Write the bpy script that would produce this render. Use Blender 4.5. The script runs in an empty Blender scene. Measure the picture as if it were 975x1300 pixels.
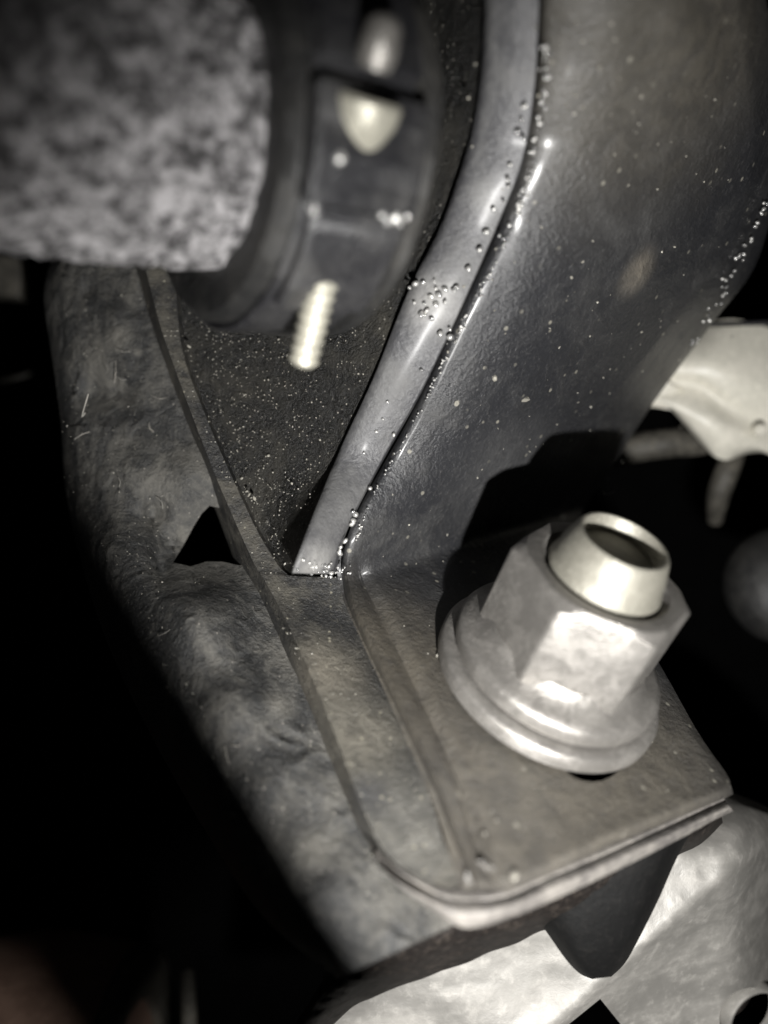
import bpy, bmesh, math, random
from mathutils import Vector, Matrix, noise

S = 1e-4                      # one modelling unit is 0.1 mm
D0 = 960.0                    # lens height above the reference plane, in units
rnd = random.Random(7)
sc = bpy.context.scene
col = sc.collection

# ------------------------------------------------------------------ camera, light, exposure
cam_d = bpy.data.cameras.new('camera')
cam = bpy.data.objects.new('camera', cam_d)
col.objects.link(cam)
cam.location = (0, 0, D0 * S)
cam_d.sensor_fit = 'VERTICAL'
cam_d.sensor_height = 36.0
cam_d.lens = 18.0 / (650.0 / D0)
cam_d.clip_start = 0.002
cam_d.clip_end = 5.0
cam_d.dof.use_dof = True
cam_d.dof.focus_distance = (D0 + 70) * S
cam_d.dof.aperture_fstop = 8.8
sc.camera = cam

w = bpy.data.worlds.new('World')
sc.world = w
w.use_nodes = True
w.node_tree.nodes['Background'].inputs['Color'].default_value = (0.9, 0.95, 1.0, 1)
w.node_tree.nodes['Background'].inputs['Strength'].default_value = 0.004

LPOS = Vector((140, -370, 940))
lamp_d = bpy.data.lights.new('phone_torch', 'SPOT')
lamp_d.energy = 1.06
lamp_d.color = (1.0, 0.985, 0.962)
lamp_d.shadow_soft_size = 0.0016
lamp_d.spot_size = math.radians(105)
lamp_d.spot_blend = 0.65
lamp = bpy.data.objects.new('phone_torch', lamp_d)
col.objects.link(lamp)
lamp.location = LPOS * S
lamp.rotation_euler = (Vector((165, -215, 0)) - LPOS).to_track_quat('-Z', 'Y').to_euler()

sc.view_settings.view_transform = 'Standard'
sc.view_settings.look = 'None'
sc.view_settings.exposure = 0.0
sc.view_settings.gamma = 1.0
sc.view_settings.use_curve_mapping = False
sc.render.engine = 'CYCLES'
sc.cycles.use_denoising = True
sc.cycles.max_bounces = 6
sc.cycles.sample_clamp_indirect = 4.0

# ------------------------------------------------------------------ helpers
def U(px, py, z):
    k = (D0 - z) / D0
    return Vector(((px - 487.5) * k, (650.0 - py) * k, z))

def tag(o, label=None, cat=None, group=None, kind=None):
    if label: o['label'] = label
    if cat: o['category'] = cat
    if group: o['group'] = group
    if kind: o['kind'] = kind
    return o

def thing(name, label, cat, loc=(0, 0, 0), group=None):
    o = bpy.data.objects.new(name, None)
    o.empty_display_size = 0.005
    col.objects.link(o)
    o.location = Vector(loc) * S
    return tag(o, label, cat, group)

def world_origin(o):
    v = Vector((0, 0, 0))
    while o:
        v += o.location
        o = o.parent
    return v

def mesh_obj(name, verts, faces, mat, parent=None, smooth=True, sharp=40):
    off = world_origin(parent) if parent else Vector((0, 0, 0))
    me = bpy.data.meshes.new(name)
    me.from_pydata([tuple(v * S - off) for v in verts], [], faces)
    me.update()
    if smooth:
        me.shade_smooth()
        if sharp: me.set_sharp_from_angle(angle=math.radians(sharp))
    me.materials.append(mat)
    o = bpy.data.objects.new(name, me)
    col.objects.link(o)
    if parent: o.parent = parent
    return o

def solid(o, thick, bevel=0.0, seg=3):
    if thick:
        m = o.modifiers.new('solid', 'SOLIDIFY')
        m.thickness = thick * S
        m.offset = -1
        m.use_even_offset = False
    if bevel:
        b = o.modifiers.new('bevel', 'BEVEL')
        b.width = bevel * S
        b.segments = seg
        b.limit_method = 'ANGLE'
        b.angle_limit = math.radians(50)
    return o

def cr(p0, p1, p2, p3, t):
    return 0.5 * ((2 * p1) + (p2 - p0) * t + (2 * p0 - 5 * p1 + 4 * p2 - p3) * t * t + (3 * p1 - p0 - 3 * p2 + p3) * t ** 3)

def curve_pts(pts, n):
    """n points per span through pts (vectors) by Catmull-Rom"""
    out = []
    L = len(pts)
    for i in range(L - 1):
        a = pts[max(i - 1, 0)]; b = pts[i]; c = pts[i + 1]; d = pts[min(i + 2, L - 1)]
        for j in range(n):
            out.append(cr(a, b, c, d, j / n))
    out.append(pts[-1].copy())
    return out

def fbm(v, octv=4):
    s, a, f = 0.0, 0.5, 1.0
    for _ in range(octv):
        s += a * noise.noise(v * f)
        a *= 0.5; f *= 2.03
    return s

def patch(name, rows, zf, mat, parent=None, nv=6, nu=(10,), thick=20, bevel=3, disp=None, lumps=(), lin_u=False, sharp=60, back=None):
    """rows: list of equally long lists of (px, py, dz); a sheet with real thickness"""
    nc = len(rows[0])
    cols = [curve_pts([Vector((*p[:2], p[2] if len(p) > 2 else 0.0)) for p in (r[c] for r in rows)], nv) for c in range(nc)]
    nrow = len(cols[0])
    if len(nu) == 1: nu = nu * (nc - 1)
    verts = []
    ncol = None
    for i in range(nrow):
        line = [cols[c][i] for c in range(nc)]
        pts = []
        for c in range(nc - 1):
            a = line[max(c - 1, 0)]; b = line[c]; d = line[c + 1]; e = line[min(c + 2, nc - 1)]
            for j in range(nu[c]):
                t = j / nu[c]
                pts.append(b.lerp(d, t) if lin_u else cr(a, b, d, e, t))
        pts.append(line[-1])
        ncol = len(pts)
        for q in pts:
            z = zf(q.x, q.y) + q.z
            for (lx, ly, lr, la) in lumps:
                d2 = ((q.x - lx) ** 2 + (q.y - ly) ** 2) / (lr * lr)
                if d2 < 9: z += la * math.exp(-d2)
            v = U(q.x, q.y, z)
            if disp:
                for amp, s in disp:
                    z += amp * fbm(v * s, 3)
                v = U(q.x, q.y, z)
            verts.append(v)
    faces = [(i * ncol + j, i * ncol + j + 1, (i + 1) * ncol + j + 1, (i + 1) * ncol + j)
             for i in range(nrow - 1) for j in range(ncol - 1)]
    # face the lens
    a, b, c_ = (verts[k] for k in faces[len(faces) // 2][:3])
    nrm = (b - a).cross(c_ - a)
    if nrm.dot(Vector((0, 0, D0)) - a) < 0:
        faces = [tuple(reversed(f)) for f in faces]
    if back is not None:
        # a closed slab: a second sheet straight behind the first, joined round the rim
        bv = Vector(back).normalized() * thick
        n0 = len(verts)
        verts += [v + bv for v in verts]
        bk = [tuple(k + n0 for k in reversed(f)) for f in faces]
        ring = [j for j in range(ncol)] + [i * ncol + ncol - 1 for i in range(1, nrow)] + \
               [(nrow - 1) * ncol + j for j in range(ncol - 2, -1, -1)] + [i * ncol for i in range(nrow - 2, 0, -1)]
        faces = faces + bk + [(ring[k], ring[(k + 1) % len(ring)], ring[(k + 1) % len(ring)] + n0, ring[k] + n0) for k in range(len(ring))]
        o = mesh_obj(name, verts, faces, mat, parent, True, None)
        bm = bmesh.new(); bm.from_mesh(o.data)
        bmesh.ops.recalc_face_normals(bm, faces=bm.faces)
        bm.to_mesh(o.data); bm.free()
        o.data.set_sharp_from_angle(angle=math.radians(sharp))
        return solid(o, 0, bevel)
    o = mesh_obj(name, verts, faces, mat, parent, True, sharp)
    return solid(o, thick, bevel)

def frame(axis, up=None):
    a = axis.normalized()
    t = up if up is not None else (Vector((0, 0, 1)) if abs(a.z) < 0.9 else Vector((0, 1, 0)))
    u = (t - a * t.dot(a)).normalized()
    return a, u, a.cross(u)

def lathe(name, prof, c, axis, mat, parent=None, seg=64, up=None, rfun=None, close=False, sharp=35, arc=(0, 2 * math.pi), disp=None):
    a, u, v = frame(axis, up)
    full = abs(arc[1] - arc[0] - 2 * math.pi) < 1e-6
    n = seg if full else seg + 1
    verts, faces = [], []
    for (r, h) in prof:
        for k in range(n):
            th = arc[0] + (arc[1] - arc[0]) * k / seg
            rr = rfun(th, r, h) if rfun else r
            p = c + a * h + (u * math.cos(th) + v * math.sin(th)) * rr
            if disp:
                dirv = (u * math.cos(th) + v * math.sin(th))
                for amp, s in disp: p = p + dirv * amp * fbm(p * s, 3)
            verts.append(p)
    m = len(prof)
    for i in range(m - 1 if not close else m):
        i2 = (i + 1) % m
        for k in range(seg):
            k2 = (k + 1) % n
            faces.append((i * n + k, i * n + k2, i2 * n + k2, i2 * n + k))
    if not close and full:
        faces.append(tuple(reversed(range(n))))
        faces.append(tuple(range((m - 1) * n, m * n)))
    if close and not full:
        faces.append(tuple(i * n for i in range(m)))
        faces.append(tuple(i * n + n - 1 for i in reversed(range(m))))
    o = mesh_obj(name, verts, faces, mat, parent, True, sharp)
    bm = bmesh.new(); bm.from_mesh(o.data)
    bmesh.ops.recalc_face_normals(bm, faces=bm.faces)
    bm.to_mesh(o.data); bm.free()
    return o

def tube(name, pts, radii, mat, parent=None, seg=16, n=8, disp=None):
    P = curve_pts(pts, n)
    R = [x.x for x in curve_pts([Vector((r, 0, 0)) for r in radii], n)]
    verts, faces = [], []
    up = Vector((0.3, 0.2, 0.93))
    for i, p in enumerate(P):
        t = (P[min(i + 1, len(P) - 1)] - P[max(i - 1, 0)]).normalized()
        u = (up - t * up.dot(t)).normalized()
        v = t.cross(u)
        for k in range(seg):
            th = 2 * math.pi * k / seg
            q = p + (u * math.cos(th) + v * math.sin(th)) * R[i]
            if disp:
                for amp, s in disp: q = q + (q - p).normalized() * amp * fbm(q * s, 3)
            verts.append(q)
    for i in range(len(P) - 1):
        for k in range(seg):
            k2 = (k + 1) % seg
            faces.append((i * seg + k, i * seg + k2, (i + 1) * seg + k2, (i + 1) * seg + k))
    faces.append(tuple(reversed(range(seg))))
    faces.append(tuple(range((len(P) - 1) * seg, len(P) * seg)))
    return mesh_obj(name, verts, faces, mat, parent)

def prism_cutter(poly, z0, z1):
    """closed prism on camera rays between two heights, used only to cut an opening"""
    n = len(poly)
    verts = [U(x, y, z0) for x, y in poly] + [U(x, y, z1) for x, y in poly]
    faces = [tuple(range(n)), tuple(reversed(range(n, 2 * n)))]
    faces += [(i, i + n, (i + 1) % n + n, (i + 1) % n) for i in range(n)]
    o = mesh_obj('cutter', verts, faces, bpy.data.materials[0], None, False)
    bm = bmesh.new(); bm.from_mesh(o.data)
    bmesh.ops.recalc_face_normals(bm, faces=bm.faces)
    bm.to_mesh(o.data); bm.free()
    return o

def cut(o, cutters):
    """bake the modifiers and the openings into the mesh, then drop the cutters"""
    for c in cutters:
        m = o.modifiers.new('cut', 'BOOLEAN')
        m.operation = 'DIFFERENCE'; m.solver = 'EXACT'; m.object = c
    bpy.context.view_layer.update()
    dg = bpy.context.evaluated_depsgraph_get()
    me = bpy.data.meshes.new_from_object(o.evaluated_get(dg))
    o.modifiers.clear()
    o.data = me
    for c in cutters: bpy.data.objects.remove(c)
    return o

# ------------------------------------------------------------------ the shared planes of the bracket
N = Vector((0.29, 0.80, 0.525)).normalized()              # normal of the foot
P0 = U(690, 862, 0)                                       # where the stud leaves the foot
def plane_z(n, p):
    c = n.dot(p)
    def f(px, py):
        k = n.x * (px - 487.5) / D0 + n.y * (650 - py) / D0
        den = n.z - k
        if den < 0.06: return -5000.0
        return (c - D0 * k) / den
    return f
zfoot = plane_z(N, P0)
A = U(435, 735, zfoot(435, 735)); Dp = U(725, 650, zfoot(725, 650))
NU = -(N.cross((Dp - A).normalized()))
zup_flat = plane_z(NU, A)
EDGE = [(697, 456), (640, 473), (515, 542), (400, 596), (290, 648), (178, 684), (80, 696), (-60, 699)]   # (height, left edge of the upright)
def edge_x(py):
    if py >= EDGE[0][0]: return EDGE[0][1]
    for (y0, x0), (y1, x1) in zip(EDGE, EDGE[1:]):
        if y0 >= py >= y1: return x0 + (x1 - x0) * (y0 - py) / (y0 - y1)
    return EDGE[-1][1]
def zup(px, py):
    # the upright is rolled: it turns to face forward towards its left edge
    k = max(0.0, min(1.0, (735 - py) / 170)); k = k * k * (3 - 2 * k)
    t = 1 - (px - edge_x(py)) / 190
    bend = 85 * t * t if 0 < t <= 1 else (85 + 170 * (t - 1) if t > 1 else 0.0)
    return zup_flat(px, py) - k * bend
def smax(a, b, k):
    if abs(a - b) > 6 * k: return max(a, b)
    m = max(a, b)
    return m + k * math.log(math.exp((a - m) / k) + math.exp((b - m) / k))
def zplate(px, py): return smax(zfoot(px, py), zup(px, py), 12)
def zchan(px, py): return smax(zfoot(px, py) - 62, -60 - 0.35 * (740 - py), 15)
def zbody(px, py): return zchan(px, py) - 58

# ------------------------------------------------------------------ materials
def new_mat(name):
    m = bpy.data.materials.new(name)
    m.use_nodes = True
    nt = m.node_tree
    b = nt.nodes['Principled BSDF']
    tc = nt.nodes.new('ShaderNodeTexCoord')
    mp = nt.nodes.new('ShaderNodeMapping')
    mp.inputs['Scale'].default_value = (1 / S, 1 / S, 1 / S)
    nt.links.new(tc.outputs['Object'], mp.inputs['Vector'])
    return m, nt, b, mp.outputs['Vector']

def nz(nt, vec, scale, detail=5, rough=0.55, dist=0.0):
    n = nt.nodes.new('ShaderNodeTexNoise')
    n.inputs['Scale'].default_value = scale
    n.inputs['Detail'].default_value = detail
    n.inputs['Roughness'].default_value = rough
    n.inputs['Distortion'].default_value = dist
    nt.links.new(vec, n.inputs['Vector'])
    return n.outputs['Fac']

def ramp(nt, fac, lo, hi):
    r = nt.nodes.new('ShaderNodeMapRange')
    r.interpolation_type = 'SMOOTHSTEP'
    r.inputs['From Min'].default_value = lo
    r.inputs['From Max'].default_value = hi
    nt.links.new(fac, r.inputs['Value'])
    return r.outputs['Result']

def mixc(nt, fac, a, b):
    m = nt.nodes.new('ShaderNodeMix')
    m.data_type = 'RGBA'
    if hasattr(fac, 'links'): nt.links.new(fac, m.inputs['Factor'])
    else: m.inputs['Factor'].default_value = fac
    for s, x in (('A', a), ('B', b)):
        sock = [i for i in m.inputs if i.name == s and i.type == 'RGBA'][0]
        if hasattr(x, 'links'): nt.links.new(x, sock)
        else: sock.default_value = (*x, 1)
    return [o for o in m.outputs if o.type == 'RGBA'][0]

def mathn(nt, op, a, b):
    m = nt.nodes.new('ShaderNodeMath'); m.operation = op
    for i, x in enumerate((a, b)):
        if hasattr(x, 'links'): nt.links.new(x, m.inputs[i])
        else: m.inputs[i].default_value = x
    return m.outputs[0]

def bump(nt, b, h, dist, strength=1.0):
    n = nt.nodes.new('ShaderNodeBump')
    n.inputs['Distance'].default_value = dist * S
    n.inputs['Strength'].default_value = strength
    nt.links.new(h, n.inputs['Height'])
    nt.links.new(n.outputs['Normal'], b.inputs['Normal'])
    return n

def dirty(name, base, dust, cover=(0.42, 0.68), scale=0.012, grit=0.25, grit_amp=1.2, r0=0.4, r1=0.85, metal=0.0, spec=0.5,
          speck=None, streak=None, stains=(), wrinkle=None, coat=0.0, zf=None, root=(560, 700, -40)):
    """a surface under uneven dust: cloudy cover, fine grit relief, scattered pale specks"""
    m, nt, b, vec = new_mat(name)
    if streak:
        mp = nt.nodes.new('ShaderNodeMapping')
        mp.inputs['Rotation'].default_value = (0, 0, streak[0])
        mp.inputs['Scale'].default_value = (streak[1], streak[2], 1)
        nt.links.new(vec, mp.inputs['Vector'])
        svec = mp.outputs['Vector']
    else:
        svec = vec
    big = nz(nt, svec, scale, 6, 0.6, 0.6)
    mid = nz(nt, vec, scale * 5, 5, 0.65, 0.3)
    f = mathn(nt, 'ADD', mathn(nt, 'MULTIPLY', big, 0.7), mathn(nt, 'MULTIPLY', mid, 0.3))
    f = ramp(nt, f, *cover)
    c = mixc(nt, f, base, dust)
    for (spx, spy), rad, sc_ in stains:          # dried dirt with a place of its own
        vd = nt.nodes.new('ShaderNodeVectorMath'); vd.operation = 'DISTANCE'
        nt.links.new(vec, vd.inputs[0])
        vd.inputs[1].default_value = U(spx, spy, (zf or zplate)(spx, spy)) - U(*root)
        edge = mathn(nt, 'ADD', vd.outputs['Value'], mathn(nt, 'MULTIPLY', mathn(nt, 'ADD', big, mathn(nt, 'MULTIPLY', mid, 0.8)), rad * 0.9))
        c = mixc(nt, mathn(nt, 'MULTIPLY', ramp(nt, edge, rad * 2.3, rad * 0.9), mathn(nt, 'ADD', 0.5, mathn(nt, 'MULTIPLY', ramp(nt, mid, 0.36, 0.62), 0.45))), c, sc_)
    fine = nz(nt, vec, grit, 4, 0.7)
    c = mixc(nt, mathn(nt, 'MULTIPLY', ramp(nt, fine, 0.5, 0.75), 0.35), c, tuple(x * 1.7 for x in dust))
    if speck:
        vo = nt.nodes.new('ShaderNodeTexVoronoi')
        vo.inputs['Scale'].default_value = speck[0]
        nt.links.new(vec, vo.inputs['Vector'])
        sp = ramp(nt, vo.outputs['Distance'], speck[1], speck[1] * 0.5)
        sel = nt.nodes.new('ShaderNodeSeparateColor')
        nt.links.new(vo.outputs['Color'], sel.inputs[0])
        sp = mathn(nt, 'MULTIPLY', sp, ramp(nt, sel.outputs[0], 0.6, 0.95))
        c = mixc(nt, sp, c, speck[2])
    nt.links.new(c, b.inputs['Base Color'])
    rr = nt.nodes.new('ShaderNodeMapRange')
    rr.inputs['To Min'].default_value = r0; rr.inputs['To Max'].default_value = r1
    nt.links.new(f, rr.inputs['Value'])
    nt.links.new(rr.outputs['Result'], b.inputs['Roughness'])
    b.inputs['Metallic'].default_value = metal
    b.inputs['Coat Weight'].default_value = coat
    b.inputs['Coat Roughness'].default_value = 0.34 if coat > 0.5 else 0.22
    b.inputs['Specular IOR Level'].default_value = spec
    h = mathn(nt, 'ADD', fine, mathn(nt, 'MULTIPLY', mid, 1.5))
    bp_ = bump(nt, b, h, grit_amp)
    if coat > 0.5: nt.links.new(bp_.outputs['Normal'], b.inputs['Coat Normal'])
    if wrinkle:                                   # cracked, folded skin of old rubber
        wn = nt.nodes.new('ShaderNodeTexNoise')
        wn.noise_type = 'RIDGED_MULTIFRACTAL'
        wn.inputs['Scale'].default_value = wrinkle[0]
        wn.inputs['Detail'].default_value = 4
        wn.inputs['Distortion'].default_value = 0.8
        nt.links.new(vec, wn.inputs['Vector'])
        b2 = nt.nodes.new('ShaderNodeBump')
        b2.inputs['Distance'].default_value = wrinkle[1] * S
        nt.links.new(wn.outputs['Fac'], b2.inputs['Height'])
        nt.links.new(b2.outputs['Normal'], bp_.inputs['Normal'])
    return m

M = {}
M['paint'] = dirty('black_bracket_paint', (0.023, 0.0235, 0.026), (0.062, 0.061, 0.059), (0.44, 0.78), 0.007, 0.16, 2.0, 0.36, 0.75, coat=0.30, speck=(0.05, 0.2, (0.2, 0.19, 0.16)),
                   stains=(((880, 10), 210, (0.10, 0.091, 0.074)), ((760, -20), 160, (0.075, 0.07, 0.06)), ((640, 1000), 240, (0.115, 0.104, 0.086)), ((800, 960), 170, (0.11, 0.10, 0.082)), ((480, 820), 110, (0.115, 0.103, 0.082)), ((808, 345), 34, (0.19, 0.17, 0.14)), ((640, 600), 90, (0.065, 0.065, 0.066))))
M['grit'] = dirty('gritty_black_paint', (0.010, 0.010, 0.0095), (0.052, 0.048, 0.038), (0.42, 0.75), 0.010, 0.30, 4.5, 0.3, 0.8, speck=(0.16, 0.25, (0.4, 0.38, 0.33)))
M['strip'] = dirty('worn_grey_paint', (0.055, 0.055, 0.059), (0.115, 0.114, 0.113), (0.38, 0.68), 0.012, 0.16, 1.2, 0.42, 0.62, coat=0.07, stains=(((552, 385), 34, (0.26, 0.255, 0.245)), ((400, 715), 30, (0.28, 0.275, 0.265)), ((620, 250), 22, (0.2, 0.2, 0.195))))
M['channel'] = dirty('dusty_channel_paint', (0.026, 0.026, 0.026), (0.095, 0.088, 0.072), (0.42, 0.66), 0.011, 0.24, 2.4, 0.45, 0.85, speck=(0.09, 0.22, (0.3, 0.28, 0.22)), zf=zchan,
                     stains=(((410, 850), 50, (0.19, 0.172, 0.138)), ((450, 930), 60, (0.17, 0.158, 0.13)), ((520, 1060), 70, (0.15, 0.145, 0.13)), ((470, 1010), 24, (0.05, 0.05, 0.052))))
M['lip'] = dirty('scuffed_lip_paint', (0.12, 0.112, 0.105), (0.22, 0.205, 0.185), (0.4, 0.66), 0.02, 0.12, 1.2, 0.4, 0.7)
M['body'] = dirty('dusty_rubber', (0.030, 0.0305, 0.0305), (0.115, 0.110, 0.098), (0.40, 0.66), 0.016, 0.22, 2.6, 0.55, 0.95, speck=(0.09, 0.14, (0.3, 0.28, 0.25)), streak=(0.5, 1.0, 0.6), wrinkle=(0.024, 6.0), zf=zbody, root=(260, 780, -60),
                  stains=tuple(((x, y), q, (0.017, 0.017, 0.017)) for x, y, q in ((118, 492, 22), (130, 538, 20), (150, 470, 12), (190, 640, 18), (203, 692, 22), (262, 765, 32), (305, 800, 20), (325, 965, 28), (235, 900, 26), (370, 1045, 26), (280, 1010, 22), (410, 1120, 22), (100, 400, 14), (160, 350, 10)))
                  + tuple(((x, y), q, (0.165, 0.157, 0.138)) for x, y, q in ((285, 825, 9), (240, 590, 26), (176, 448, 7), (150, 430, 22), (400, 1080, 24), (350, 900, 20))))
M['pipe'] = dirty('rough_cast_pipe', (0.045, 0.043, 0.044), (0.66, 0.64, 0.65), (0.41, 0.61), 0.06, 0.12, 5.0, 0.5, 0.34, metal=0.3, coat=0.6)
M['hose'] = dirty('dark_rubber_hose', (0.014, 0.014, 0.014), (0.036, 0.034, 0.030), (0.45, 0.75), 0.008, 0.12, 1.5, 0.5, 0.85)
M['band'] = dirty('black_clamp_steel', (0.018, 0.018, 0.020), (0.055, 0.054, 0.053), (0.44, 0.74), 0.012, 0.16, 1.6, 0.28, 0.65, coat=0.4)
M['zinc'] = dirty('dull_zinc', (0.23, 0.219, 0.203), (0.31, 0.295, 0.274), (0.42, 0.60), 0.03, 0.3, 0.5, 0.30, 0.42, metal=0.55)
M['zinc_bright'] = dirty('bright_zinc', (0.26, 0.249, 0.21), (0.31, 0.297, 0.252), (0.4, 0.66), 0.03, 0.2, 0.6, 0.42, 0.52, metal=0.4)
M['screw'] = dirty('bright_screw_zinc', (0.42, 0.405, 0.34), (0.55, 0.53, 0.44), (0.4, 0.66), 0.03, 0.1, 0.6, 0.3, 0.42, metal=0.4)
M['alu'] = dirty('cast_aluminium', (0.21, 0.203, 0.188), (0.31, 0.298, 0.276), (0.36, 0.66), 0.010, 0.05, 0.35, 0.42, 0.6, metal=0.2, streak=(0.7, 0.35, 1.6))
M['rubber'] = dirty('shade_black_rubber', (0.004, 0.004, 0.004), (0.012, 0.011, 0.010), (0.5, 0.8), 0.01, 0.12, 1.0, 0.7, 0.95, spec=0.2)  # black deepened to stand in for the lip's shadow on the stop
M['shade_strip'] = dirty('brown_black_shade', (0.012, 0.010, 0.009), (0.07, 0.057, 0.047), (0.5, 0.75), 0.02, 0.12, 2.0, 0.6, 0.95, spec=0.2)  # dark brown stands in for the shadow on the casting
M['pale'] = dirty('pale_painted_metal', (0.62, 0.60, 0.52), (0.74, 0.71, 0.62), (0.4, 0.66), 0.012, 0.1, 0.5, 0.35, 0.5)
M['dim_hose'] = dirty('greyed_hose', (0.05, 0.047, 0.04), (0.12, 0.11, 0.09), (0.4, 0.7), 0.02, 0.1, 1.0, 0.5, 0.9)
M['brown'] = dirty('brown_plastic', (0.19, 0.12, 0.09), (0.27, 0.175, 0.13), (0.4, 0.7), 0.012, 0.1, 0.8, 0.5, 0.8)
M['void'] = dirty('matte_black', (0.003, 0.003, 0.003), (0.006, 0.006, 0.006), (0.4, 0.7), 0.01, 0.1, 0.5, 0.9, 1.0, spec=0.1)  # near black and almost fully matte
M['drop'] = dirty('glossy_droplet', (0.36, 0.36, 0.36), (0.66, 0.65, 0.62), (0.42, 0.58), 0.08, 0.1, 0.1, 0.14, 0.4, metal=0.6)
M['flake'] = dirty('pale_grit', (0.20, 0.19, 0.165), (0.42, 0.40, 0.34), (0.4, 0.7), 0.05, 0.1, 0.3, 0.3, 0.6)
M['lint'] = dirty('pale_lint', (0.16, 0.155, 0.14), (0.3, 0.28, 0.25), (0.4, 0.7), 0.02, 0.1, 0.2, 0.7, 0.9)

# ------------------------------------------------------------------ backdrop
o = mesh_obj('engine_bay', [Vector(p) for p in ((-4000, -4000, -2600), (4000, -4000, -2600), (4000, 4000, -2600), (-4000, 4000, -2600),
             (-4000, -4000, -2700), (4000, -4000, -2700), (4000, 4000, -2700), (-4000, 4000, -2700))],
             [(0, 1, 2, 3), (7, 6, 5, 4), (0, 4, 5, 1), (1, 5, 6, 2), (2, 6, 7, 3), (3, 7, 4, 0)], M['void'], None, False)
tag(o, kind='structure')
# unseen blocker added by the torch: its soft shadow crosses the rubber mount
blocker_axis = (Vector((-64, -264, 700)), Vector((42, -418, 700)))

o = tube('shadow_blocker', [blocker_axis[0] + (blocker_axis[0] - blocker_axis[1]) * 0.05, blocker_axis[0], blocker_axis[1], blocker_axis[1] + (blocker_axis[1] - blocker_axis[0]) * 0.24], [52] * 4, M['void'], None, seg=24)
tag(o, kind='structure')

# ------------------------------------------------------------------ the bracket
br = thing('mount_bracket', 'black painted steel bracket bent from foot to tall upright, speckled with oil and dust', 'bracket', U(560, 700, -40))
rows = [  # left outer, left inner, middle, right inner, right outer
    ((600, 1128), (632, 1131), (922, 1013), (931, 1008)),
    ((596, 1118), (628, 1121), (919, 1003), (928, 998)),
    ((575, 1070), (612, 1085), (915, 985), (922, 982)),
    ((548, 1000), (585, 1000), (880, 935), (887, 931)),
    ((500, 895), (535, 890), (835, 855), (842, 851)),
    ((455, 800), (487, 790), (775, 755), (783, 752)),
    ((436, 748), (462, 740), (735, 690), (745, 686)),
    ((436, 705), (456, 697), (712, 640), (738, 655)),
    ((456, 645), (473, 640), (728, 585), (770, 605)),
    ((525, 520), (542, 515), (790, 490), (832, 508)),
    ((578, 405), (596, 400), (868, 392), (903, 412)),
    ((629, 295), (648, 290), (930, 308), (962, 330)),
    ((664, 180), (684, 178), (955, 190), (992, 200)),
    ((681, 80), (694, 80), (948, 80), (990, 85)),
    ((685, -50), (698, -50), (930, -50), (960, -50)),
]
R5 = []
for i, r in enumerate(rows):
    foot = i < 7
    lo, li, ri, ro = r
    drr = -6 if foot else -34
    def at(t): return (lo[0] + (li[0] - lo[0]) * t, lo[1] + (li[1] - lo[1]) * t)
    prof = [(0, -34), (.12, -12), (.3, 0), (.65, -3), (1.0, -13), (1.5, 0)] if foot else [(0, -20), (.12, -12), (.3, -6), (.62, -1.5), (1.0, 0), (1.5, 0)]
    edge = -16 if i == 0 else 0
    mid = ((li[0] + ri[0]) / 2, (li[1] + ri[1]) / 2, edge)
    R5.append([(*at(t), d + edge) for t, d in prof] + [mid, (*ri, edge), (*ro, drr + edge)])
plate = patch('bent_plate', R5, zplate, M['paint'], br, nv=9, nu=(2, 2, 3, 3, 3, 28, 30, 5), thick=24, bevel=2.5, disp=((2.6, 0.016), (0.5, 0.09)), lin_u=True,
      lumps=((810, 345, 26, 10), (660, 508, 9, 7), (885, 60, 40, 10), (860, 30, 30, 8)), sharp=60)

cut(plate, [prism_cutter([(752 + 46 * math.cos(t * math.pi / 12), 947 + 46 * math.sin(t * math.pi / 12)) for t in range(24)], 300, -500)])

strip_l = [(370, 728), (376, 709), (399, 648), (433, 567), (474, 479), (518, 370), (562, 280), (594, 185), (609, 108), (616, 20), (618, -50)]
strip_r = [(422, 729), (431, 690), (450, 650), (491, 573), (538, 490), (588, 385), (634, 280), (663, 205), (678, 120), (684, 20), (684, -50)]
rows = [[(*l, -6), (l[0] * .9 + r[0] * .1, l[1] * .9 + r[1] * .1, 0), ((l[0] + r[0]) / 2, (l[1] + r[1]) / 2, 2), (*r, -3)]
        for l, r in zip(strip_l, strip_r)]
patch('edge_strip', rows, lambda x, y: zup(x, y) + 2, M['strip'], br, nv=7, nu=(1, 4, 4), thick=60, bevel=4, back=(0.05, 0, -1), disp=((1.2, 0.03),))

web_l = [(366, 733), (345, 706), (322, 665), (300, 620), (262, 532), (238, 460), (226, 400), (236, 345), (262, 250), (280, 150), (290, 40), (290, -50)]
web_r = [(378, 726), (384, 708), (396, 665), (420, 600), (452, 530), (485, 455), (518, 375), (548, 310), (580, 235), (604, 140), (618, 40), (620, -50)]
rows = []
for l, r in zip(web_l, web_r):
    zl = zchan(*l) - 34; zr = zup(*r) - 16
    rows.append([(*l, zl), ((l[0] * 2 + r[0]) / 3, (l[1] * 2 + r[1]) / 3, zl * .7 + zr * .3 - 8), ((l[0] + r[0] * 2) / 3, (l[1] + r[1] * 2) / 3, zl * .33 + zr * .67 - 8), (*r, zr)])
patch('web_panel', rows, lambda x, y: 0, M['grit'], br, nv=8, nu=(16, 16, 16), thick=16, bevel=2, disp=((5, 0.012), (3.0, 0.06), (2.0, 0.2)))

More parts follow.
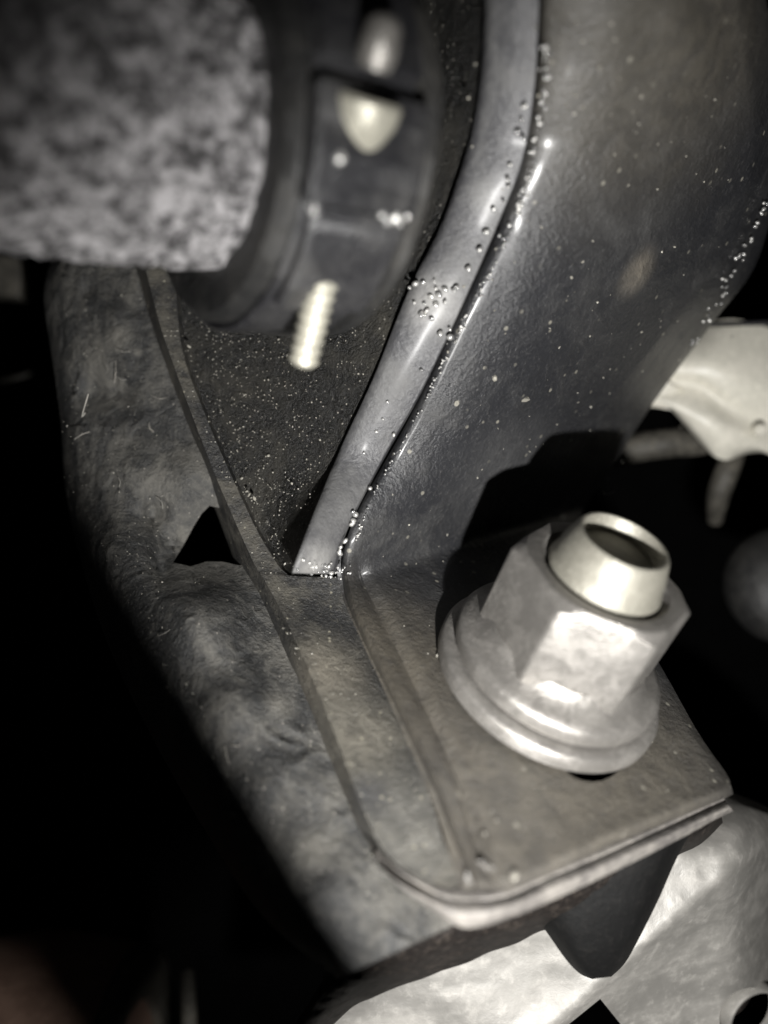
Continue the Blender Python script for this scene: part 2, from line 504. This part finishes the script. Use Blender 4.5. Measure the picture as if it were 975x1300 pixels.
rows = [
    ((158, 322), (180, 322), (222, 322)), ((186, 420), (204, 415), (230, 438)), ((215, 500), (232, 495), (262, 530)),
    ((250, 590), (266, 585), (301, 620)), ((278, 660), (294, 652), (337, 692)), ((300, 720), (322, 714), (372, 733)), ((309, 742), (336, 737), (436, 734)),
    ((330, 790), (362, 785), (444, 760)), ((365, 870), (398, 865), (520, 850)), ((400, 955), (432, 950), (580, 960)),
    ((435, 1035), (460, 1025), (610, 1060)), ((470, 1097), (492, 1085), (650, 1120)), ((524, 1140), (548, 1128), (690, 1128)),
    ((577, 1174), (596, 1160), (740, 1110))]
rows = [[(*a, -105), (*b, 0), (*c, -4)] for a, b, c in rows]
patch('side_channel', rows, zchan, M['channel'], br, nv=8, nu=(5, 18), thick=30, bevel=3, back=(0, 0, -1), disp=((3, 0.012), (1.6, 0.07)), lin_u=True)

top = [(474, 1088), (494, 1108), (530, 1128), (576, 1140), (640, 1139), (700, 1113), (770, 1084), (850, 1049), (895, 1030), (922, 1018)]
bot = [(484, 1102), (510, 1128), (545, 1152), (590, 1178), (650, 1164), (712, 1138), (785, 1104), (865, 1064), (905, 1042), (931, 1030)]
dzt = [-66, -64, -60, -54, -46, -46, -46, -46, -46, -46]
rows = [[((t[0] * 1.25 - b_[0] * .25, t[1] * 1.25 - b_[1] * .25, d - 10) if t[0] < 600 else (t[0] - 1, t[1] - 2, d - 14)), (*t, d - 3), (t[0] * .7 + b_[0] * .3, t[1] * .7 + b_[1] * .3, d + 3), (t[0] * .4 + b_[0] * .6, t[1] * .4 + b_[1] * .6, d + 3), (*b_, d - 12)] for t, b_, d in zip(top, bot, dzt)]
patch('bottom_lip', rows, zfoot, M['lip'], br, nv=7, nu=(3, 3, 4, 3), thick=16, bevel=2, back=(0, 0.3, -1), disp=((2.5, 0.03), (1.0, 0.1)))

# ------------------------------------------------------------------ dusty moulded body on the left
bd = thing('rubber_mount', 'dusty moulded black rubber mount with a triangular opening, under the left side of the bracket', 'rubber mount', U(260, 780, -60))
L = [(88, 300), (64, 335), (55, 375), (62, 430), (76, 530), (80, 600), (92, 670), (130, 800), (190, 930), (270, 1070), (340, 1170), (430, 1242)]
R = [(260, 300), (250, 335), (245, 375), (255, 430), (290, 530), (320, 600), (345, 665), (410, 800), (470, 930), (520, 1060), (560, 1120), (582, 1172)]
rows = []
for l, r in zip(L, R):
    f = lambda t: (l[0] + (r[0] - l[0]) * t, l[1] + (r[1] - l[1]) * t)
    q = max(0.0, min(1.0, (l[1] - 1090) / 140))
    q = max(q, min(1.0, max(0.0, (700 - l[1]) / 120)) * 0.75)
    rows.append([(*l, -190 + 120 * q), (*f(.07), -95 + 60 * q), (*f(.18), -42 + 25 * q), (*f(.36), -10), (*f(.6), 0), (*r, 0)])
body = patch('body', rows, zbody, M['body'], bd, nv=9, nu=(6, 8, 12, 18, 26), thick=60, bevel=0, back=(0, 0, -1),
      disp=((10, 0.010), (5, 0.03), (2.5, 0.09)),
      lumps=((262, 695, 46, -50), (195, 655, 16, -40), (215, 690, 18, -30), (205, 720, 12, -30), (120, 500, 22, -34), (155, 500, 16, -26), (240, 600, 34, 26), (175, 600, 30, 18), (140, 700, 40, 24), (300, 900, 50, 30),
             (255, 785, 46, 46), (285, 825, 14, 6), (180, 640, 8, 10), (150, 420, 35, 10), (110, 370, 8, -10), (340, 1000, 40, 14), (420, 1130, 40, 14)))
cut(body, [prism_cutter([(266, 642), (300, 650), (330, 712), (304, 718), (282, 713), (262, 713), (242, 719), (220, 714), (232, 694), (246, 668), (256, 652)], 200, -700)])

gk = thing('lip_shade_strip', 'brown black strip standing in for shade below the lower edge of bracket and mount', 'shade_strip', U(520, 1240, -10))  # dark strip added in place of the shadow under lip and mount
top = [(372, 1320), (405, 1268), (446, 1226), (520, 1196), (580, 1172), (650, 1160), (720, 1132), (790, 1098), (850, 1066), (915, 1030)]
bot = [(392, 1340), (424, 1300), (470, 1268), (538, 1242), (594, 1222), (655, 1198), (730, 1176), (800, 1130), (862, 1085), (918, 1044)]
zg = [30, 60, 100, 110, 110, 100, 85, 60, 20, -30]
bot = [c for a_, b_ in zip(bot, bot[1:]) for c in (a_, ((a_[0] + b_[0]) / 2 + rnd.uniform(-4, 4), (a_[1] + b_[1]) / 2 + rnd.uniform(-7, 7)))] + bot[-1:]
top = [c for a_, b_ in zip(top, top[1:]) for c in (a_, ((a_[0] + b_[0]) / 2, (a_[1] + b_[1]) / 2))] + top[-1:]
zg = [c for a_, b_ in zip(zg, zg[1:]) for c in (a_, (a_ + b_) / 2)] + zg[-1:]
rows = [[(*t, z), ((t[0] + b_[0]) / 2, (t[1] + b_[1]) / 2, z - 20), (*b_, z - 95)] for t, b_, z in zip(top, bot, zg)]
patch('strip', rows, lambda x, y: 0, M['shade_strip'], gk, nv=6, nu=(6, 6), thick=30, bevel=2, back=(0, 0, -1), disp=((14, 0.02), (6, 0.08)))

# ------------------------------------------------------------------ nut, washer, stud
V0 = (Vector((0, 0, D0)) - P0).normalized()
EU = N.cross(V0).normalized()
if EU.x < 0: EU = -EU
EV = N.cross(EU)
if EV.dot(V0) > 0: EV = -EV
# lathe() measures its angle from u towards a x u
sgn = 1 if N.cross(EU).dot(EV) > 0 else -1
wz = thing('washer', 'round zinc washer lying on the bracket foot under the nut', 'washer', P0)
lathe('disc', [(60, 2), (138, 2), (144, 6), (144, 21), (140, 26), (130, 28), (60, 28)], P0, N, M['zinc'], wz, seg=96, up=EU, close=True, sharp=50)
nt_ = thing('flange_nut', 'large dull zinc flange nut tightened on the bracket foot', 'nut', P0 + N * 28)
lathe('flange', [(60, 28), (122, 28), (130, 33), (132, 48), (129, 54), (121, 58), (106, 64), (99, 78), (60, 80)], P0, N, M['zinc'], nt_, seg=96, up=EU, close=True, sharp=50)
phase = math.radians(-71) * sgn
ap = 96.0
def hexr(th, p=220):
    s = 0.0
    for k in range(6):
        c = math.cos(th - phase - k * math.pi / 3)
        if c > 0: s += c ** p
    return ap / s ** (1 / p)
a, u, v = frame(N, EU)
verts, faces = [], []
seg = 180
prof_n = 8
for i in range(prof_n):
    for k in range(seg):
        th = 2 * math.pi * k / seg
        rh = hexr(th); rc = 100.0
        over = max(0, rh - rc) * 0.6
        rt = min(rh, rc)
        r, h = [(rh - 3, 60), (rh, 64), (rh, 174 - over - 4), (rh - 1.5, 174 - over), (rt - 4, 178), (rt - 10, 179), (78, 178), (70, 170)][i]
        if i == 0: r = max(r, 90)
        verts.append(P0 + N * h + (u * math.cos(th) + v * math.sin(th)) * r)
for i in range(prof_n - 1):
    for k in range(seg):
        k2 = (k + 1) % seg
        faces.append((i * seg + k, i * seg + k2, (i + 1) * seg + k2, (i + 1) * seg + k))
mesh_obj('hex_head', verts, faces, M['zinc'], nt_, True, 28)
st = thing('stud_bolt', 'hollow tipped zinc stud end rising through the flange nut', 'stud', P0 + N * 150)
lathe('shank', [(62, -60), (62, 166), (67, 170), (69, 176), (67, 182), (64, 186), (63, 198), (55, 222), (52, 226), (49, 226), (46, 221), (44, 206), (0.5, 204)],
      P0, N, M['zinc_bright'], st, seg=80, up=EU, sharp=50)

# ------------------------------------------------------------------ pipe, hose and clamp at the upper left
C1 = U(265, 172, 200)
AX = Vector((0.816, 0.095, -0.572)).normalized()
pp = thing('cast_pipe', 'rough grey cast pipe coming from the upper left into the clamped hose', 'pipe', C1)
prof = [(100, 40), (118, 22), (128, 8)] + [(130, -4 * i) for i in range(0, 130)]
lathe('tube', prof, C1, AX, M['pipe'], pp, seg=220, disp=((3, 0.02), (12, 0.065)))
hs = thing('rubber_hose', 'black rubber hose end seen as a dark ring around the cast pipe', 'hose', C1)
lathe('sleeve', [(120, 2), (158, -6), (172, -4), (180, 4), (182, 20), (182, 126), (190, 130), (192, 140), (188, 148), (150, 150), (120, 148)], C1, AX, M['hose'], hs, seg=128, close=True, disp=((5, 0.012), (2, 0.06)))
cl = thing('hose_clamp', 'black steel hose clamp with a zinc screw around the hose end', 'clamp', C1 + AX * 60)
fup = Vector((0, 0, 1))
lathe('band', [(181, 14), (188, 12), (191, 16), (191, 114), (188, 118), (181, 116)], C1, AX, M['band'], cl, seg=128, close=True, disp=((4, 0.012), (1.2, 0.08)))
a_, u_, v_ = frame(AX, fup)
# the raised ear plate over the band, on the side that faces the lens
def ang(py):       # angle round the hose of a point near image height py
    best = min((abs((650 - (C1 + AX * 60 + (u_ * math.cos(t / 200) + v_ * math.sin(t / 200)) * 195).y * D0 / (D0 - (C1 + AX * 60 + (u_ * math.cos(t / 200) + v_ * math.sin(t / 200)) * 195).z)) - py), t / 200) for t in range(-300, 301))
    return best[1]
def ear(name, pa, pb, R, s0, s1):
    t0, t1 = sorted((ang(pa), ang(pb)))
    return lathe(name, [(189, s0), (R - 3, s0), (R, s0 + 4), (R, s1 - 4), (R - 3, s1), (189, s1)], C1, AX, M['band'], cl, seg=24, up=fup, close=True, arc=(t0, t1), disp=((3, 0.015), (1.2, 0.08)))
ear('ear', -80, 84, 205, 14, 116)
ear('ear', 122, 262, 207, 8, 120)
ear('lug', 266, 384, 204, 18, 116)
B1 = U(484, 45, 352); B2 = U(384, 462, 196)
bd_ = (B2 - B1).normalized()
lng = (B2 - B1).length
scw = thing('clamp_screw', 'bright zinc clamp screw with its threaded end below the clamp', 'screw', B1)
lathe('screw_head', [(4, -16), (10, -14), (15, -8), (17, 14), (14, 24), (5, 25)], B1, bd_, M['zinc'], scw, seg=32)
lathe('screw_nut', [(4, 44), (29, 44), (32, 48), (30, 62), (18, 88), (10, 94), (4, 94)], B1, bd_, M['screw'], scw, seg=32)
prof = [(9, 100), (9, 110)]
h = lng - 90
while h < lng - 2:
    prof += [(11.5, h), (15.5, h + 4.5), (15.5, h + 6.5), (11.5, h + 11)]
    h += 11.2
prof += [(10, lng), (0.5, lng + 1)]
lathe('thread', prof, B1, bd_, M['screw'], scw, seg=32, sharp=70)

# ------------------------------------------------------------------ below: aluminium casting and rubber stop
al = thing('aluminium_casting', 'pale cast aluminium housing with ridge, slot and round hole, below the bracket foot', 'casting', U(800, 1200, -90))
def zalu(px, py):
    # ridge runs from lower middle to upper right, the face beyond it falls away
    tx = (px - 745) * 0.66 + (py - 1265) * 0.75
    z = -70 + (py - 1150) * 0.12
    if tx > 0: z -= 120 * (1 - math.exp(-tx / 70.0))
    else: z -= 14 * (1 - math.exp(tx / 50.0))
    z -= max(0, px - 915) ** 2 * 0.03
    z -= max(0, 1090 - py) ** 2 * 0.02
    return z
rows = []
for y in range(1010, 1471, 30):
    e = max(0, 1130 - y) / 120
    rows.append([(415 - (y - 1200) * 0.12, y), (510, y), (660, y), (760, y), (860, y), (950, y + 14 * e), (1060, y + 60 * e)])
casting = patch('housing', rows, zalu, M['alu'], al, nv=5, nu=(12, 14, 16, 20, 16, 12), thick=60, bevel=0, back=(0, 0, -1), disp=((10, 0.010), (1.4, 0.035)))
HC = (962, 1298)
hole = [(HC[0] + 48 * math.cos(t * math.pi / 16) - 10 * math.sin(t * math.pi / 16), HC[1] + 42 * math.sin(t * math.pi / 16) + 14 * math.cos(t * math.pi / 16)) for t in range(32)]
slot = [(700, 1318), (762, 1268), (812, 1330), (790, 1370), (730, 1370)]
cut(casting, [prism_cutter(hole, 100, -600), prism_cutter(slot, 100, -600)])
hc = U(*HC, zalu(*HC) + 4)
lathe('hole_rim', [(47, -30), (54, -30), (55, -2), (53, 2), (49, 1), (47, -4)], hc, Vector((0.25, -0.1, 1)), M['alu'], al, seg=48, close=True)
lathe('hole_floor', [(50, -80), (50, -70), (0.5, -70)], hc, Vector((0.25, -0.1, 1)), M['shade_strip'], al, seg=32)

sp = thing('rubber_stop', 'black tapered rubber stop, darkened for shade, hanging under the lower lip of the bracket foot', 'rubber stop', U(770, 1170, 40))
rows = []
for (l, r, z) in (((672, 1140), (880, 1050), 60), ((684, 1168), (858, 1092), 62), ((702, 1195), (836, 1142), 60), ((720, 1220), (812, 1190), 52), ((736, 1236), (794, 1222), 38), ((752, 1243), (776, 1240), 18)):
    f = lambda t: (l[0] + (r[0] - l[0]) * t, l[1] + (r[1] - l[1]) * t)
    rows.append([(*f(0), z - 50), (*f(.1), z - 12), (*f(.3), z), (*f(.75), z - 4), (*f(.92), z - 22), (*f(1), z - 60)])
patch('block', rows, lambda x, y: 0, M['rubber'], sp, nv=6, nu=(4, 5, 8, 5, 4), thick=40, bevel=3, disp=((2, 0.03),))

# ------------------------------------------------------------------ right background
ft = thing('pale_fitting', 'pale out of focus metal fitting behind the right edge of the bracket', 'fitting', U(920, 510, -520))
rows = [
    ((880, 415, -60), (930, 405, -20), (990, 420, -10), (1060, 440, -40)),
    ((860, 440, -20), (905, 452, 20), (960, 478, 24), (1060, 500, 0)),
    ((842, 462, -4), (893, 476, 16), (945, 505, 12), (1060, 540, -10)),
    ((830, 488, -20), (885, 492, -8), (935, 525, -6), (1050, 570, -24)),
    ((828, 505, -10), (878, 520, 8), (930, 545, 10), (1010, 590, -40)),
    ((850, 518, -20), (888, 546, -4), (930, 566, 0), (975, 575, -50)),
    ((893, 566, -50), (908, 580, -30), (925, 584, -30), (945, 575, -60))]
patch('bracket_arm', rows, lambda x, y: -520, M['pale'], ft, nv=7, nu=(8, 8, 8), thick=40, bevel=6)
rv = lathe('rivet', [(2, 6), (8, 5), (12, 0), (12, -12)], U(966, 545, -500), Vector((0, 0, 1)), M['pale'], ft, seg=24)
h1 = thing('heater_hose', 'dim grey hose passing behind the bracket and below the pale fitting', 'hose', U(840, 560, -640))
tube('tube', [U(740, 590, -640), U(800, 570, -620), U(850, 562, -610), U(900, 556, -640), U(960, 520, -720)], [30, 30, 30, 30, 30], M['dim_hose'], h1, seg=24)
h2 = thing('cable_end', 'dark grey cable end hanging below the tip of the pale fitting', 'cable', U(920, 620, -640))
tube('sheath', [U(932, 575, -640), U(922, 600, -620), U(912, 630, -640), U(908, 660, -700)], [22, 24, 22, 16], M['dim_hose'], h2, seg=20)
cp = thing('dark_cap', 'dark round rubber cap at the right behind the stud', 'cap', U(985, 720, -500))
lathe('dome', [(120, -60), (118, -20), (100, 10), (70, 28), (30, 36), (1, 38)], U(1010, 740, -520), Vector((-0.2, 0.2, 1)), M['hose'], cp, seg=48)
sh = thing('thin_bar', 'thin black bar crossing behind the bracket at the upper right', 'bar', U(930, 415, -480))
tube('rod', [U(860, 414, -470), U(930, 411, -480), U(1010, 409, -480)], [5, 5, 5], M['band'], sh, seg=10)

# ------------------------------------------------------------------ left background
bp = thing('brown_duct', 'dim brown plastic duct low in the dark at the lower left', 'duct', U(70, 1310, -420))
tube('duct_wall', [U(-160, 1430, -520), U(-40, 1428, -520), U(60, 1424, -520), U(158, 1420, -520)], [330, 330, 328, 300], M['brown'], bp, seg=40)
lathe('duct_collar', [(200, -10), (298, -10), (303, -4), (303, 4), (298, 10), (200, 10)], U(164, 1420, -520), Vector((1, 0.05, 0)), M['dim_hose'], bp, seg=48, close=True)
pt = thing('grey_post', 'dim grey metal post beside the brown duct', 'post', U(238, 1310, -500))
tube('post_wall', [U(238, 1235, -560), U(240, 1290, -500), U(242, 1360, -460)], [14, 16, 16], M['dim_hose'], pt, seg=16)
gb = thing('grey_box', 'dim grey block far back at the left edge above the rubber mount', 'block', U(10, 350, -900))
rows = [((-60, 318), (0, 322), (24, 326)), ((-60, 345), (0, 345), (26, 348)), ((-60, 372), (0, 374), (24, 378))]
patch('face', rows, lambda x, y: -900, M['dim_hose'], gb, nv=4, nu=(4, 4), thick=60, bevel=8)
cb = thing('thin_cable', 'thin dim cable end far back in the dark at the left', 'cable', U(20, 482, -900))
tube('strand', [U(-30, 488, -900), U(10, 482, -900), U(44, 473, -920)], [6, 6, 5], M['dim_hose'], cb, seg=10)

# ------------------------------------------------------------------ dirt: droplets, grit, lint
def grains(name, spots, mat, label, cat, sub=1):
    ico = bmesh.new()
    bmesh.ops.create_icosphere(ico, subdivisions=sub, radius=1.0)
    base = [v.co.copy() for v in ico.verts]
    bf = [tuple(v.index for v in f.verts) for f in ico.faces]
    ico.free()
    verts, faces = [], []
    for (p, r, sq) in spots:
        n0 = len(verts)
        q = Vector((rnd.uniform(-1, 1), rnd.uniform(-1, 1), rnd.uniform(-1, 1))).normalized()
        rot = q.to_track_quat('Z', 'Y').to_matrix()
        sq = min(0.8, sq * 1.8)
        sc_ = Vector((1, rnd.uniform(1 - sq, 1), rnd.uniform(1 - sq, 1)))
        for b in base:
            verts.append(p + rot @ Vector((b.x * sc_.x, b.y * sc_.y, b.z * sc_.z)) * r)
        faces += [tuple(i + n0 for i in f) for f in bf]
    o = mesh_obj(name, verts, faces, mat, None, sub > 1, None)
    return tag(o, label, cat, None, 'stuff')

def along(pts, n, jit, zf, rr, dz=3):
    P = curve_pts([Vector((*p, 0)) for p in pts], 12)
    out = []
    for _ in range(n):
        i = rnd.randrange(len(P) - 1)
        q = P[i].lerp(P[i + 1], rnd.random())
        x, y = q.x + rnd.gauss(0, jit), q.y + rnd.gauss(0, jit)
        out.append((U(x, y, zf(x, y) + dz), rnd.uniform(*rr), 0.3))
    return out

spots = along([(560, 465), (600, 388), (640, 310), (670, 228), (690, 123), (694, 60)], 120, 2.8, zplate, (0.8, 3.2))
spots += along([(452, 690), (474, 628), (530, 528), (560, 465)], 60, 1.5, zplate, (1.0, 1.8))
spots += along([(540, 400), (575, 370), (620, 290), (655, 205), (665, 130)], 22, 4, lambda x, y: zup(x, y) + 6, (2.2, 4.2))
spots += [(U(x, y, zup(x, y) + 8), rnd.uniform(2.5, 5), 0.3) for x, y in ((rnd.gauss(548, 15), rnd.gauss(385, 20)) for _ in range(18))]
spots += [(U(x, y, zup(x, y) + 6), rnd.choice((1.2, 1.5, 2, 2.4, 3.6)), 0.4) for x, y in ((rnd.gauss(414, 16), rnd.gauss(724, 6)) for _ in range(40))]
spots += along([(878, 440), (905, 395), (935, 335), (960, 285), (985, 240)], 42, 2.5, zplate, (2.0, 4.0), 2)
spots += along([(430, 705), (436, 690), (450, 655)], 10, 2, zplate, (2, 5))
spots += [(U(x, y, zup(x, y) + 6), rnd.uniform(2, 3.2), 0.2) for x, y in ((520, 365), (492, 510), (478, 548), (462, 575), (448, 650), (500, 552), (486, 532), (535, 470), (470, 620))]
# drops on the clamp
for x, y in ((485, 272), (492, 280), (500, 276), (508, 284), (515, 275), (520, 262), (398, 270), (396, 262), (532, 240), (528, 262), (535, 215), (430, 200), (520, 300)):
    q = U(x, y, 0); dv = (q - Vector((0, 0, D0))).normalized()
    # march down the ray to the clamp surface
    best = None
    for s in range(560, 1000):
        p = Vector((0, 0, D0)) + dv * s
        e = p - C1; r_ = (e - AX * e.dot(AX)).length
        if r_ < 206 and 10 < e.dot(AX) < 112: best = p; break
    if best: spots.append((best, rnd.uniform(3, 6), 0.3))
grains('oil_droplets', spots, M['drop'], 'glossy oil droplets beaded along the bracket edges and clamp', 'oil droplets', 2)

spots = []
for _ in range(200):    # upright and foot
    x, y = rnd.uniform(450, 930), rnd.uniform(20, 1120)
    spots.append((U(x, y, zplate(x, y) + 1), rnd.uniform(0.6, 1.5) * (1.6 if rnd.random() < .06 else 1), 0.5))
def inside(x, y, poly):
    c = False
    j = len(poly) - 1
    for i in range(len(poly)):
        if (poly[i][1] > y) != (poly[j][1] > y) and x < (poly[j][0] - poly[i][0]) * (y - poly[i][1]) / (poly[j][1] - poly[i][1]) + poly[i][0]: c = not c
        j = i
    return c
plate_poly = [(r[4][0] + 4, r[4][1]) for r in R5] + [(r[7][0] - 4, r[7][1]) for r in reversed(R5)]
spots = [s for s in spots if inside(487.5 + s[0].x * D0 / (D0 - s[0].z), 650 - s[0].y * D0 / (D0 - s[0].z), plate_poly)]
def web_z(x, y):
    # height of the web between its two edges
    for i in range(len(web_l) - 1):
        if web_l[i][1] >= y >= web_l[i + 1][1]:
            t = (web_l[i][1] - y) / (web_l[i][1] - web_l[i + 1][1] + 1e-6)
            xl = web_l[i][0] + (web_l[i + 1][0] - web_l[i][0]) * t
            break
    else: return None
    xr = None
    for i in range(len(web_r) - 1):
        if web_r[i][1] >= y >= web_r[i + 1][1]:
            t = (web_r[i][1] - y) / (web_r[i][1] - web_r[i + 1][1] + 1e-6)
            xr = web_r[i][0] + (web_r[i + 1][0] - web_r[i][0]) * t
            break
    if xr is None or not (xl + 3 < x < xr - 6): return None
    t = (x - xl) / (xr - xl)
    return (zchan(xl, y) - 34) * (1 - t) + (zup(xr, y) - 16) * t - 8 * math.sin(math.pi * t)
n = 0
while n < 900:
    y = rnd.uniform(330, 720); x = 230 + abs(rnd.gauss(0, 90)) + (y - 330) * 0.25
    z = web_z(x, y)
    n += 1
    if z is None: continue
    spots.append((U(x, y, z + 2), rnd.uniform(0.5, 1.5) * (1.9 if rnd.random() < .04 else 1), 0.75))
for _ in range(160):    # side channel
    i = rnd.randrange(0, 100) / 100
    y = 420 + 640 * i
    x = 200 + (y - 420) * 0.41 + rnd.uniform(4, 30 + max(0, y - 740) * 0.3)
    spots.append((U(x, y, zchan(x, y) + 1), rnd.uniform(0.6, 1.5), 0.5))
for _ in range(420):    # rubber mount
    y = rnd.uniform(340, 1150); x = 75 + max(0, y - 600) * 0.5 + rnd.uniform(0, 120 + (y - 340) * 0.1)
    if 210 < x < 320 and 630 < y < 730: continue
    spots.append((U(x, y, zbody(x, y) + 2), rnd.uniform(0.5, 1.1) * (1.8 if rnd.random() < .05 else 1), 0.6))
for _ in range(90):    # larger crumbs near the top of the upright
    x, y = rnd.uniform(560, 930), rnd.uniform(20, 640)
    spots.append((U(x, y, zplate(x, y) + 1), rnd.uniform(1.4, 2.6), 0.6))
for x, y in ((556, 832), (560, 826), (323, 633), (316, 628), (240, 440)):
    spots.append((U(x, y, (zplate if x > 400 else zchan)(x, y) + 2), 4, 0.5))
for x, y, r in ((652, 1112, 6), (666, 507, 8), (628, 480, 5), (580, 512, 5)):
    spots.append((U(x, y, zplate(x, y) + 2), r, 0.4))
grains('road_grit', spots, M['flake'], 'pale road grit scattered over the black bracket', 'grit')

verts_l = []
def fibre(pts, r):
    P = curve_pts([U(x, y, z) for x, y, z in pts], 6)
    return P, r
fibs = []
for _ in range(24):
    t = rnd.random()
    y = 400 + t * 560
    x = 120 + max(0, y - 560) * 0.42 + rnd.uniform(-10, 110)
    if 200 < x < 320 and 620 < y < 740: continue
    a0 = rnd.uniform(0, math.pi)
    ln = rnd.uniform(5, 16)
    z = zbody(x, y) + 2
    b0 = a0 + rnd.uniform(-.7, .7)
    fibs.append(([(x, y, z), (x + ln * math.cos(a0), y + ln * math.sin(a0), z + 3), (x + ln * math.cos(a0) + ln * math.cos(b0), y + ln * math.sin(a0) + ln * math.sin(b0), z + 2)], rnd.uniform(.4, .9)))
fibs.append(([(764, 622, -300), (770, 628, -290), (780, 624, -285)], .5))
fibs.append(([(108, 524, -150), (104, 528, -146), (112, 500, -140)], 1.2))
verts, faces = [], []
for pts, r in fibs:
    P = curve_pts([U(*p) for p in pts], 5)
    for i, p in enumerate(P):
        tn = (P[min(i + 1, len(P) - 1)] - P[max(i - 1, 0)]).normalized()
        a_, u2, v2 = frame(tn)
        n0 = len(verts)
        for k in range(4):
            verts.append(p + (u2 * math.cos(k * math.pi / 2) + v2 * math.sin(k * math.pi / 2)) * r)
        if i:
            for k in range(4):
                faces.append((n0 - 4 + k, n0 - 4 + (k + 1) % 4, n0 + (k + 1) % 4, n0 + k))
tag(mesh_obj('lint', verts, faces, M['lint'], None), 'pale lint fibres caught on the dusty rubber mount', 'lint', None, 'stuff')
